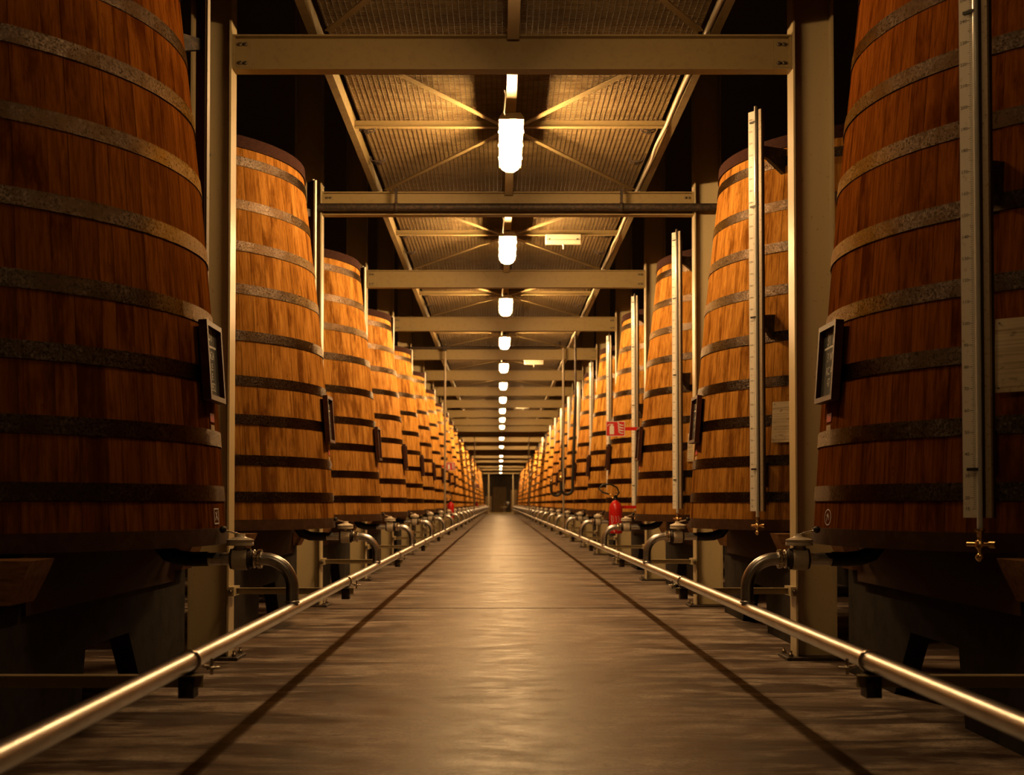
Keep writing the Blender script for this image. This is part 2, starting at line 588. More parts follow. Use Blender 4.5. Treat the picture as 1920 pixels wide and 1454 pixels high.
def shell_mesh(rng):
    zs = [1.0, 1.55, 2.2, 2.9, 3.6, 4.25]
    m = MB()
    tones = []
    for (ang, c) in lay_out(rng):
        tn = rng.random()
        vs, fs = [], []
        M = Matrix.Rotation(ang, 4, 'Z')
        for z in zs:
            r = rad(z)
            w = r * math.tan(STAVE_HALF * WCLASS[c])
            for (rr, ww) in ((r - .003, -w), (r, -w + .004), (r, w - .004), (r - .003, w)):
                vs.append((rr, ww, z - ZB))
        for i in range(len(zs) - 1):
            for k in range(3):
                fs.append((i * 4 + k, i * 4 + k + 1, i * 4 + 5 + k, i * 4 + 4 + k))
        m.add(vs, fs, False, M)
        tones += [tn] * len(fs)
    me = m.mesh('shell', WOOD_SHELL)
    at = me.attributes.new('tone', 'FLOAT', 'FACE')
    at.data.foreach_set('value', tones)
    return me


STAVE_HALF = 2 * pi / NST / 2 / 1.045


def lay_out(rng):
    # angles of the staves round one tun: random widths that close the circle exactly
    full = 2 * pi / (2 * STAVE_HALF)
    while True:
        seq, tot = [], 0.0
        while full - tot > 2.9:
            c = rng.choice((0, 1, 1, 2, 2, 3, 4))
            seq.append(c)
            tot += WCLASS[c]
        best = None
        n = len(WCLASS)
        for a in range(n):
            for b in range(n):
                for d in range(n):
                    e = abs(full - tot - WCLASS[a] - WCLASS[b] - WCLASS[d])
                    if best is None or e < best[0]:
                        best = (e, (a, b, d))
        if best[0] < 0.012:
            seq += best[1]
            break
    out, ang = [], 0.0
    for c in seq:
        out.append((ang + WCLASS[c] * STAVE_HALF, c))
        ang += 2 * WCLASS[c] * STAVE_HALF
    return out


def band_mesh(z0, z1, r0, r1, th, mat, name, seg=84):
    m = MB()
    m.lathe([(r0 - .03, z0), (r0 - .03, z0), (r0 + th, z0), (r0 + th, z0), (r1 + th, z1), (r1 + th, z1), (r1 - .03, z1)], seg, cap=False)
    return m.mesh(name, mat)


RNG = random.Random(5)
STAVES = [stave_mesh(c) for c in range(len(WCLASS))]
SHELLS = [shell_mesh(RNG) for _ in range(3)]
HOOPS = [band_mesh(z - ZB, z + HOOP_W - ZB, r, rad(z + HOOP_W) + .007, 0.0, HOOP, 'hoop') for z, r in zip(HZ, HR)]
RIMM = band_mesh(4.185 - ZB, 4.29 - ZB, rad(4.185), rad(4.26), 0.016, RIM, 'top_band')
BASER = band_mesh(ZB - ZB, 1.01 - ZB, 1.875, 1.872, 0.012, BASE_WOOD, 'base_ring')
LIDM = MB().lathe([(1.50, 4.12 - ZB), (1.50, 4.16 - ZB), (0.001, 4.16 - ZB)], 48, smooth=False).mesh('lid', RIM)
BOTM = MB().lathe([(1.84, 0.02), (0.001, 0.02)], 48, smooth=False).mesh('bottom_head', RIM)
VENTM = MB().tube([(0, 0, 4.16 - ZB), (0, 0, 4.36 - ZB)], .022, 8).mesh('vent_pipe', RIM)
# far tuns: one mesh, hoops on the shell
far = MB()
me0 = SHELLS[0]
fz = [(1.0, 1.01)]
FARV = MB()
zs = [1.0, 1.55, 2.2, 2.9, 3.6, 4.25]
FARV.lathe([(rad(z), z - ZB) for z in zs], 42, cap=False)
FARV.cur = 1
for z, r in zip(HZ, HR):
    FARV.lathe([(r - .02, z - ZB), (r + .002, z - ZB), (r + .002, z - ZB), (rad(z + HOOP_W) + .009, z + HOOP_W - ZB), (rad(z + HOOP_W) - .02, z + HOOP_W - ZB)], 42, cap=False)
FARV.cur = 2
FARV.lathe([(rad(4.18) + .014, 4.18 - ZB), (rad(4.26) + .014, 4.29 - ZB), (1.5, 4.29 - ZB), (1.5, 4.16 - ZB), (.001, 4.16 - ZB)], 42, cap=False)
FARV.lathe([(.001, 0), (1.88, 0), (1.88, .09)], 42, cap=False)
FAR_TUN = FARV.mesh('oak_tun', [WOOD_SHELL, HOOP, RIM])
_at = FAR_TUN.attributes.new('tone', 'FLOAT', 'FACE')
_at.data.foreach_set('value', [random.random() for _ in range(len(FAR_TUN.polygons))])

TONE_NEAR_DIMMED = {('left', 0): (0.42, 0.27, 0.15, 1), ('right', 0): (0.44, 0.265, 0.15, 1),  # wood tones of the nearest tuns, with vignette darkening mixed in
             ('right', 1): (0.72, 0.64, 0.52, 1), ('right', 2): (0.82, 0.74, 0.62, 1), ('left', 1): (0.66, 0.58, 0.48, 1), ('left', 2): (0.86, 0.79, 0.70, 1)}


def surf_M(a, z, off=0.0):
    # frame on the tun's face: local x = outward, y = tangent, z = up along the stave
    r = rad(z) + off
    slope = (rad(z + .1) - rad(z - .1)) / .2
    t = Vector((cos(a) * slope, sin(a) * slope, 1)).normalized()
    y = Vector((-sin(a), cos(a), 0))
    x = y.cross(t).normalized()
    M = Matrix(((x.x, y.x, t.x, r * cos(a)), (x.y, y.y, t.y, r * sin(a)), (x.z, y.z, t.z, z - ZB), (0, 0, 0, 1)))
    return M


LOOK = {('left', 0): 'reddish oak tun in shade-darkened tone with white box stencil, left row, nearest the camera',
        ('right', 0): 'reddish oak tun in shade-darkened tone with white ring stencil, right row, nearest the camera'}


def make_tun(side, k):
    X = XL if side == 'left' else XR
    Y = TUN_Y[k]
    sgn = 1 if side == 'left' else -1
    col = TONE_NEAR_DIMMED.get((side, k))
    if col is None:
        v = random.uniform(1.10, 1.25) * (1.25 if k >= 9 else 1.0)  # far tuns' wood lightened, painting in the brighter end of the row
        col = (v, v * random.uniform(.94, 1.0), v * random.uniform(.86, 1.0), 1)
    lab = LOOK.get((side, k), 'oak tun with dark iron hoops, %s row, %s from the camera' % (side, ORD[k]))
    grp = 'oak tuns in the %s row' % side
    if k >= 12:
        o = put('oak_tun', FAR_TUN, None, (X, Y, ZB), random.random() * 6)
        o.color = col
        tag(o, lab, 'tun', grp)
        return
    rt = thing('oak_tun', lab, 'tun', (X, Y, ZB), 0, grp)
    if k < 4:
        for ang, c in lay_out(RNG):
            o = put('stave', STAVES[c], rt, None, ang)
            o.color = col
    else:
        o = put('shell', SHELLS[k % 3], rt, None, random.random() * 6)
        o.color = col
    for h in HOOPS:
        put('hoop', h, rt, None, random.random() * 6)
    put('top_band', RIMM, rt)
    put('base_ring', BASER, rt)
    put('lid', LIDM, rt)
    put('bottom_head', BOTM, rt)
    if k < 6:
        put('vent_pipe', VENTM, rt, (1.30 * sgn, .5, 0))
    fa = 0.0 if side == 'left' else pi
    if k < 6:
        # red sticker and paper slip below the slate
        a = fa + (0.0 if k == 0 else .02)
        M = surf_M(a, 1.615, .002)
        MB().box(0, .002, -.05, .05, -.022, .025, M).build('sticker', RED_STICKER, rt)['label'] = 'red sticker'
        M = surf_M(a, 1.555, .002)
        MB().box(0, .002, -.045, .045, -.055, .022, M).build('paper_slip', PAPER, rt)['label'] = 'brown paper slip'
    if k == 0 and side == 'left':
        M = surf_M(fa - .02, 1.075, .003)
        m = MB()
        q = [(-.05, -.04), (.05, -.04), (.05, .04), (-.05, .04), (-.05, -.04)]
        m.stroke(q, .008, 'x', 0, M).stroke([(-.025, -.02), (.02, .025)], .009, 'x', .0005, M).stroke([(-.02, .02), (.028, -.02)], .009, 'x', .001, M)
        m.build('stencil_mark', CHALK, rt)['label'] = 'white stencilled box'
        # pegged bung with a wax run
        M = surf_M(radians(-56), 3.02, .001)
        MB().poly([(0, .02), (.010, 0), (0, -.03), (-.010, 0)], 'x', .004, M).stroke([(0, .018), (.001, .004)], .004, 'x', .005, M).build('bung', DARK_IRON, rt)
        MB().stroke([(0, -.02), (.004, -.12), (.003, -.22)], .005, 'x', .003, M).build('wax_run', PAPER, rt)
    if k == 0 and side == 'right':
        M = surf_M(fa + .05, 1.07, .003)
        ring = [(.055 * cos(i * pi / 10), .042 * sin(i * pi / 10)) for i in range(21)]
        m = MB().stroke(ring, .006, 'x', 0, M).stroke([(-.02, -.02), (0, .02), (.02, -.01)], .006, 'x', .0006, M)
        m.stroke([(-.02, .012), (.02, .002)], .006, 'x', .001, M)
        m.build('stencil_mark', CHALK, rt)['label'] = 'white stencilled ring'
    if k == 1 and side == 'left':
        for z, st in ((1.505, [[(-.10, .02), (-.06, .02), (-.06, -.02), (-.1, -.02)], [(-.03, .02), (.0, -.02), (.03, .02)], [(.06, -.02), (.06, .02), (.1, .0)]]),
                      (1.20, [[(-.05, .025), (-.05, -.02), (-.02, -.02)], [(0, .02), (.03, -.02)], [(.03, .02), (0, -.02)], [(.05, -.02), (.05, .02), (.08, .02)]])):
            M = surf_M(.06, z, .012)
            m = MB()
            for q in st:
                m.stroke(q, .007, 'x', 0, M)
            m.build('stencil_mark', CHALK, rt)['label'] = 'white painted mark on a hoop'


for side in ('left', 'right'):
    for k in range(len(TUN_Y)):
        make_tun(side, k)


# ------------------------------------------------------------------ stands under the tuns
def stand_meshes():
    pier = MB()
    # wall along the row with a splayed opening, seen from the aisle
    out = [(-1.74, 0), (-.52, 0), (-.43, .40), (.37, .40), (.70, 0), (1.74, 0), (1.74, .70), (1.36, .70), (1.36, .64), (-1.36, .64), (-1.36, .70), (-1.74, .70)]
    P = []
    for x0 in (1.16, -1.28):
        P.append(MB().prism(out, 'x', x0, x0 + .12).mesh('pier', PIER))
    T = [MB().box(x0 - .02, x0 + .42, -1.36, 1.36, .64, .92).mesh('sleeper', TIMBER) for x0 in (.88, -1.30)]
    j = []
    for y in (-1.52, 1.52):
        w = .15
        L = 1.43
        pts = [(-L, .90), (L, .90), (L - .03, .83), (L - .09, .71), (-L + .09, .71), (-L + .03, .83)]
        j.append(MB().prism(pts, 'y', y - w, y + w).mesh('joist', JOIST))
    return P, T, j


SP, ST, SJ = stand_meshes()
for side in ('left', 'right'):
    X = XL if side == 'left' else XR
    for k in range(16):
        t = thing('tun_stand', 'dark timber and concrete stand under the %s tun of the %s row' % (ORD[k], side), 'stand',
                  (X, TUN_Y[k], 0), 0, 'stands under the %s row' % side)
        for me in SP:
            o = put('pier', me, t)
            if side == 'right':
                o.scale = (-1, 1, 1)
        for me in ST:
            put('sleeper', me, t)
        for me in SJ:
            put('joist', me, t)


# ------------------------------------------------------------------ slates on the tuns
def slate_board(side, k):
    X = XL if side == 'left' else XR
    fa = 0.0 if side == 'left' else pi
    z0 = 1.70
    M = surf_M(fa, z0, .010)
    t = thing('slate', 'framed slate chalked with figures on the %s tun of the %s row' % (ORD[k], side), 'slate', (0, 0, 0), 0, 'slates on the tuns')
    if k == 0 and side == 'left':
        t['label'] = 'framed slate chalked 51 on the nearest left tun'
    if k == 0 and side == 'right':
        t['label'] = 'framed slate chalked 31 7 on the nearest right tun'
    t.matrix_world = Matrix.Translation((X, TUN_Y[k] - .04, ZB)) @ M
    w, h, d, f = .19, .43, .045, .028
    put('slate_panel', SLATE_ME, t)
    for me in FRAME_ME:
        put('frame_rail', me, t)
    m = MB()
    if k == 0:
        rows = ([('51', .10, .335), ('06.24', .065, .235), ('LE', .055, .175), ('E', .055, .12), ('2852', .065, .06)] if side == 'left' else
                [('31 7', .095, .315), ('3 W', .07, .225), ('RC A', .065, .15), ('47', .065, .085)])
        for s, size, z in rows:
            vs, fs = text_verts(s, size)
            m.add([(.019, x * .85 + random.uniform(-.002, .002), y + z) for x, y in vs], fs)
        m.stroke([(-.12, .30), (.12, .305)], .012, 'x', .0192)
    else:
        random.seed(k * 7 + (3 if side == 'left' else 5))
        m.stroke([(-.12, .30), (.12, .305)], .010, 'x', .0192)
        for z, s in ((.36, .05), (.24, .025), (.19, .025), (.13, .025)):
            y = -.09
            while y < .09:
                m.stroke([(y, z + random.uniform(-s, s) * .8), (y + .012, z + random.uniform(-s, s) * .8), (y + .022, z + random.uniform(-s, s) * .8)], .006, 'x', .019)
                y += .045
    m.build('chalk_writing', CHALK, t)


SLATE_ME = MB().box(0, .018, -.17, .17, .02, .41).mesh('slate_panel', SLATE)
FRAME_ME = [MB().box(0, .045, -.19, -.162, 0, .43).mesh('frame_rail', FRAMEW), MB().box(0, .045, .162, .19, 0, .43).mesh('frame_rail', FRAMEW),
            MB().box(0, .045, -.162, .162, 0, .028).mesh('frame_rail', FRAMEW), MB().box(0, .045, -.162, .162, .402, .43).mesh('frame_rail', FRAMEW)]
for side in ('left', 'right'):
    for k in range(9):
        slate_board(side, k)
random.seed(11)

# pale plank notices on the camera side of the right-hand tuns
for k in range(4):
    a = pi + radians(48.5)
    M = surf_M(a, 1.65, .012)
    t = thing('notice_plank', 'pale wooden notice plank nailed to the %s tun of the right row' % ORD[k], 'notice', (0, 0, 0), 0, 'pale notices on the right row')
    t.matrix_world = Matrix.Translation((XR, TUN_Y[k], ZB)) @ M
    MB().box(0, .018, -.21, .21, 0, .34).build('plank', PLATE, t)
    m = MB()
    for y in (-.19, .19):
        for z in (.02, .32):
            m.lathe([(.005, 0), (.004, .004)], 8, Matrix.Translation((.018, y, z)) @ Matrix.Rotation(pi / 2, 4, 'Y'))
    m.build('nail', BOLT, t)


# ------------------------------------------------------------------ level gauges
G_R = 1.945                     # radius of the gauge line
GZ0, GZ1 = 1.08, 4.44


def gauge_meshes():
    G = {}
    G['scale_plate'] = MB().box(-.012, .006, -.080, -.014, 0, GZ1 - GZ0).mesh('scale_plate', SCALE)
    G['back_board'] = MB().box(-.024, 0.0, -.070, .068, 0, GZ1 - GZ0).mesh('back_board', BACKW)
    G['side_rail'] = MB().box(0.0, .016, .040, .068, 0, GZ1 - GZ0).mesh('side_rail', CHANNEL)
    G['glass_tube'] = MB().tube([(.016, .010, -.06), (.016, .010, GZ1 - GZ0 + .03)], .0135, 12).mesh('glass_tube', GLASS)
    p = MB()
    z = 0.97 + .15
    n = 15
    while n <= 340:
        z = .97 + n * .01 - GZ0
        if 0 < z < GZ1 - GZ0 - .01:
            L = .022 if n % 10 == 0 else (.016 if n % 5 == 0 else .010)
            p.poly([(-.017 - L, z - .0009), (-.017, z - .0009), (-.017, z + .0009), (-.017 - L, z + .0009)], 'x', .0068)
            if n % 10 == 0 or n == 15:
                vs, fs = text_verts(str(n), .021)
                # read from outside: text runs towards +y seen from +x
                p.add([(.0069, x * 1.15 - .057, y + z - .006) for x, y in vs], fs)
        n += 1
    G['scale_print'] = p.mesh('scale_print', INK)
    c = MB()
    c.lathe([(.026, -.05), (.026, -.05), (.026, -.058), (.026, -.058), (.014, -.066), (.014, -.10), (.014, -.10), (.022, -.105), (.022, -.135), (.022, -.135), (.010, -.145), (.010, -.16)], 16,
            Matrix.Translation((.016, .010, 0)))
    c.ball((.016, .010, -.178), .022, 12)
    c.tube([(.016, -.055, -.12), (.016, .075, -.12)], .011, 10)
    c.tube([(.016, .06, -.12), (.016, .09, -.12)], .018, 10)
    c.tube([(.016, .010, -.12), (-.09, .010, -.12)], .013, 10)
    G['tap'] = c.mesh('tap', BRASS)
    G['marker'] = MB().box(.014, .032, -.045, .012, -.007, .007).mesh('marker', RUBBER)
    return G


GM = gauge_meshes()


def gauge_bracket(z, name='bracket'):
    gap = G_R - rad(z) - .024 + .012
    # corbel-like arm reaching back to the staves, in the local x-z plane
    pts = [(-.024, z + .05), (-.024, z - .02), (-.024 - gap * .35, z - .05), (-.024 - gap, z - .16), (-.024 - gap, z + .07)]
    return MB().prism([(p[0], p[1] - GZ0) for p in pts], 'y', -.02, .02).mesh(name, DARK_IRON)


GB = [gauge_bracket(z) for z in (1.42, 2.67, 4.10)]


def make_gauge(side, k):
    X = XL if side == 'left' else XR
    a = radians(39.5) + (0 if side == 'left' else pi)
    if k == 0 and side == 'right':
        a += radians(1.5)
    t = thing('level_gauge', 'tall glass level gauge with cream scale fixed to the %s tun, %s row' % (ORD[k], side), 'gauge',
              (X + G_R * cos(a), TUN_Y[k] + G_R * sin(a), GZ0), a - radians(2), 'level gauges of the %s row' % side)
    for key in ('back_board', 'scale_plate', 'side_rail', 'glass_tube'):
        put(key, GM[key], t)
    if k < 6:
        put('scale_print', GM['scale_print'], t)
        for z in ((.22, 2.32) if k == 0 else (.35, 1.62, 2.55, 3.26)):
            put('marker', GM['marker'], t, (0, 0, z))
    put('tap', GM['tap'], t)
    for me in GB:
        put('bracket', me, t)


for side in ('left', 'right'):
    for k in range(14):
        make_gauge(side, k)


# ------------------------------------------------------------------ columns
def column_meshes():
    h, b, tf, tw = .30, .20, .014, .012
    C = {}
    m = MB()
    Z = 7.98
    m.box(0, tf, -b / 2, b / 2, .02, Z).box(h - tf, h, -b / 2, b / 2, .02, Z).box(tf, h - tf, -tw / 2, tw / 2, .02, Z)
    C['post'] = m.mesh('post', PAINT)
    C['base_plate'] = MB().bevbox(-.08, h + .08, -.17, .17, 0, .025, .006).mesh('base_plate', DARK_IRON)
    C['anchor'] = MB().lathe([(.018, 0), (.018, .02), (.018, .02), (.010, .02), (.010, .045)], 6).mesh('anchor_bolt', BOLT)
    return C


CM = column_meshes()
for side in ('left', 'right'):
    X = CL if side == 'left' else CR
    for i, y in enumerate(COL_Y):
        t = thing('steel_column', 'cream painted steel column, %s side, %s' % (side, nth(i)), 'column',
                  (X, y, 0), pi if side == 'left' else 0, 'columns on the %s' % side)
        put('post', CM['post'], t)
        put('base_plate', CM['base_plate'], t)
        if i < 8:
            for (px, py) in ((-.045, -.12), (-.045, .12), (.345, -.12), (.345, .12)):
                put('anchor_bolt', CM['anchor'], t, (px, py, .025))


# ------------------------------------------------------------------ cross beams
def beam_meshes():
    x0, x1 = CL + .002, CR - .002
    m = MB()
    zb, zt, b, tf = 4.37, 4.63, .13, .012
    m.box(x0, x1, -b / 2, b / 2, zb, zb + tf).box(x0, x1, -b / 2, b / 2, zt - tf, zt).box(x0, x1, -.005, .005, zb + tf, zt - tf)
    B = {'web': m.mesh('profile', PAINT_BEAM)}
    B['plate'] = MB().box(-.007, .007, -.06, .06, zb + .013, zt - .013).mesh('end_plate', PAINT_BEAM)
    B['fin'] = MB().box(0, .11, -.017, -.006, zb + .03, zt - .03).mesh('fin_plate', PAINT_BEAM)
    B['bolt'] = MB().lathe([(.016, 0), (.016, .012), (.016, .012), (.009, .012), (.009, .026)], 6, Matrix.Rotation(pi / 2, 4, 'X')).mesh('bolt', BOLT)
    return B


BM = beam_meshes()
for i, y in enumerate(COL_Y):
    t = thing('cross_beam', 'cream steel cross beam spanning the aisle, ' + nth(i), 'beam', (0, y, 0), 0, 'cross beams over the aisle')
    put('profile', BM['web'], t)
    for s, x in ((1, CL), (-1, CR)):
        put('end_plate', BM['plate'], t, (x + s * .009, 0, 0))
        f = put('fin_plate', BM['fin'], t, (x + s * .016 - (.11 if s < 0 else 0), 0, 0))
        if i < 9:
            for dx in (.05, .09):
                for z in (4.43, 4.57):
                    if dx == .09 and z == 4.57 and False:
                        continue
                    put('bolt', BM['bolt'], t, (x + s * dx, -.017, z))


# ------------------------------------------------------------------ overhead walkway, one deck per bay
DL, DR = -1.36, 1.57
DW = DR - DL


def deck_meshes():
    D = {}
    L = BAY
    hl = L / 2 - .002
    D['board'] = MB().box(DL + .045, DR - .045, -hl / 4 + .004, hl / 4 - .004, 4.762, 4.785).mesh('deck_board', DECKP)
    g = MB()
    x = DL + .06
    while x < DR - .05:
        g.box(x - .0034, x + .0034, -hl, hl, 4.757, 4.763)
        x += .0455
    y = -hl + .02
    while y < hl:
        g.box(DL + .045, DR - .045, y - .0022, y + .0022, 4.758, 4.763)
        y += .034
    D['grating'] = g.mesh('grating', GRATE)
    CHN = simple('edge_channel_paint', (0.20, 0.15, 0.066), 0.5, nscale=12, ncol=(0.13, 0.085, 0.035), lo=0.48, hi=0.7)  # cream paint darkened in place of shade along the deck edge
    c = MB()
    # channel with its back outwards
    c.box(-.004, .002, -hl, hl, 4.632, 4.80).box(-.062, -.004, -hl, hl, 4.632, 4.642).box(-.062, -.004, -hl, hl, 4.790, 4.80)
    D['edge'] = c.mesh('edge_channel', CHN)
    p = MB()
    p.box(DL + .004, DR - .004, -.004, .004, 4.660, 4.724).box(DL + .004, DR - .004, -.05, .004, 4.652, 4.660)
    D['purlin'] = p.mesh('purlin', PAINT_BEAM)
    br = []
    cx = (DL + DR) / 2
    for sx in (-1, 1):
        for sy in (-1, 1):
            A = Vector((cx + sx * (DW / 2 - .09), sy * (hl - .10), 0))
            Bv = Vector((cx + sx * .07, sy * .10, 0))
            d = (Bv - A)
            n = Vector((-d.y, d.x, 0)).normalized()
            w = .026
            pts = [A + n * w, A - n * w, Bv - n * w, Bv + n * w]
            b = MB().prism([(q.x, q.y) for q in pts], 'z', 4.6385, 4.6465)
            e = [A + n * w, A + n * (w - .006), Bv + n * (w - .006), Bv + n * w]
            b.prism([(q.x, q.y) for q in e], 'z', 4.6465, 4.6510)
            br.append(b.mesh('diagonal_brace', PAINT_BEAM))
    D['braces'] = br
    # hook clip that holds the grating
    k = MB()
    for dy in (-.045, .045):
        k.tube([(-.07, dy, 4.722), (-.07, dy, 4.690), (-.055, dy, 4.672), (0, dy, 4.668), (.055, dy, 4.672), (.07, dy, 4.690), (.07, dy, 4.722)], .007, 8)
    k.box(-.02, .02, -.06, .06, 4.655, 4.664)
    D['clip'] = k.mesh('grating_clip', DARK_IRON)
    r = MB()
    r.box(XC - .043, XC + .043, -hl + .075, hl - .075, 4.626, 4.632).box(XC - .043, XC - .037, -hl + .075, hl - .075, 4.592, 4.626)
    r.box(XC + .037, XC + .043, -hl + .075, hl - .075, 4.592, 4.626).box(XC - .043, XC + .043, -hl + .075, hl - .075, 4.588, 4.592)
    D['rail'] = r.mesh('lamp_rail', PAINT)
    w = []
    n = 40
    for i in range(n + 1):
        yy = -hl + .01 + (2 * hl - .02) * i / n
        w.append((DR - .028 - .022 * max(0, sin(yy * 1.9 + .6)) ** 3, yy, 4.640 - .014 * sin(yy * 1.9 + .2)))
    D['conduit'] = MB().tube(w, .016, 10).mesh('conduit', PLASTIC)
    return D


DM = deck_meshes()
for i in range(len(COL_Y) - 1):
    yc = COL_Y[i] + BAY / 2
    where = ('over the camera, out of view', 'just before the first visible beam')[i] if i < 2 else 'between the %s and %s visible beams' % (ORD[i - 2], ORD[i - 1])
    t = thing('walkway_deck', 'overhead grating walkway deck, ' + where, 'walkway', (0, yc, 0), 0, 'overhead walkway decks')
    for q in (-1.875, -.625, .625, 1.875):
        put('deck_board', DM['board'], t, (0, q, 0))
    if i < 13:
        put('grating', DM['grating'], t)['kind'] = 'stuff'
    put('edge_channel', DM['edge'], t, (DL, 0, 0))
    o = put('edge_channel', DM['edge'], t, (DR, 0, 0), pi)
    put('purlin', DM['purlin'], t)
    for b in DM['braces']:
        put('diagonal_brace', b, t)
    if i < 7:
        for (x, y) in ((DL + .10, -1.6), (DL + .10, .15), (DL + .10, 1.3), (DR - .16, -1.6), (DR - .16, .15), (DR - .16, 1.3), (XC, -1.75), (XC, 1.35)):
            put('grating_clip', DM['clip'], t, (x, y, 0))
    o = put('lamp_rail', DM['rail'], None, (0, yc, 0))
    tag(o, 'cream lamp rail along the aisle centre, ' + where, 'rail', 'lamp rails')
    if i < 15:
        o = put('cable_conduit', DM['conduit'], None, (0, yc, 0))
        tag(o, 'pale wavy cable conduit along the right walkway edge, ' + where, 'conduit', 'cable conduits')


# ------------------------------------------------------------------ lamps
def lamp_meshes():
    d = MB()
    L, W = .82, .086
    # round-ended prismatic diffuser: plan outline narrowed downwards

    def ring(l, w, z):
        c = .045
        return [(-w + c, -l, z), (w - c, -l, z), (w, -l + c, z), (w, l - c * 1.9, z), (w - c * .7, l, z), (-w + c * .7, l, z), (-w, l - c * 1.9, z), (-w, -l + c, z)]
    R = ring(L, W, 4.434) + ring(L, W, 4.42) + ring(L - .004, W - .003, 4.398) + ring(L - .025, W - .018, 4.382)
    fs = [tuple(range(8)), tuple(range(31, 23, -1))]
    for r in range(3):
        for i in range(8):
            j = (i + 1) % 8
            fs.append((r * 8 + j, r * 8 + i, r * 8 + 8 + i, r * 8 + 8 + j))
    d.add(R, fs)
    for q in list(range(2, 10)) + list(range(10, 18)):
        if (q - 2) % 8 in (0, 2, 4, 6):
            d.mi[q] = 1
    lit, weak, farl = d.mesh('diffuser', LIT), d.mesh('diffuser', LIT_WEAK), d.mesh('diffuser', LIT_FAR)
    dim = d.mesh('diffuser', LIT_DIM)
    h = MB()
    h.prism([(-.106, 4.434), (.106, 4.434), (.106, 4.452), (.080, 4.490), (-.080, 4.490), (-.106, 4.452)], 'y', -.835, .835)
    hang = MB().box(-.03, .03, -.45, -.40, 4.490, 4.588).box(-.03, .03, .40, .45, 4.490, 4.588).mesh('hanger', DARK_IRON)
    lead = MB().tube([(-.05, -.82, 4.465), (-.065, -.88, 4.48), (-.05, -.98, 4.60), (-.06, -1.05, 4.62)], .008, 8).mesh('lead', PLASTIC)
    latch = MB().box(.106, .114, -.02, .02, 4.425, 4.455).mesh('latch', PLASTIC)
    return lit, weak, farl, dim, h.mesh('housing', PLASTIC), hang, lead, latch


L_LIT, L_WEAK, L_FAR, L_DIM, L_H, L_HANG, L_LEAD, L_LATCH = lamp_meshes()
lamp_y = [2.45, 7.65] + [12.16 + BAY * i for i in range(10)] + [67.16, 77.16, 92.16, 102.16, 117.16, 127.16, 142.16]
for i, y in enumerate(lamp_y):
    where = ('over the camera, out of view', 'just above the view')[i] if i < 2 else '%s in view from the camera' % ORD[i - 2]
    t = thing('ceiling_lamp', 'long glowing strip lamp under the walkway centre, ' + where, 'lamp', (XC, y, 0), 0, 'strip lamps over the aisle')
    put('diffuser', (L_DIM, L_WEAK)[i] if i < 2 else (L_FAR if y > 60 else L_LIT), t)
    put('housing', L_H, t)
    put('hanger', L_HANG, t)
    if i < 7:
        put('lead', L_LEAD, t)
        for yy in (-.45, 0, .45):
            put('latch', L_LATCH, t, (0, yy, 0))
            put('latch', L_LATCH, t, (-.220, yy, 0))

# unlit emergency lights under every third purlin
for i, y in enumerate((17.38, 32.38, 47.38, 62.38, 77.38)):
    t = thing('emergency_light', 'unlit cream emergency light box hung right of the lamps, %s along' % ORD[i], 'light', (.83, y - .055, 4.52), 0, 'emergency light boxes')
    MB().bevbox(-.235, .235, -.06, 0, 0, .132, .012).build('body', PLASTIC, t)
    MB().box(-.22, .22, -.064, -.060, .055, .060).box(-.19, -.17, -.066, -.06, .06, .075).box(.17, .19, -.066, -.06, .06, .075).build('seam', INK, t)
    MB().lathe([(.02, 0), (.008, -.02), (.008, -.06)], 10, Matrix.Translation((0, -.03, 0))).build('spigot', PLASTIC, t)


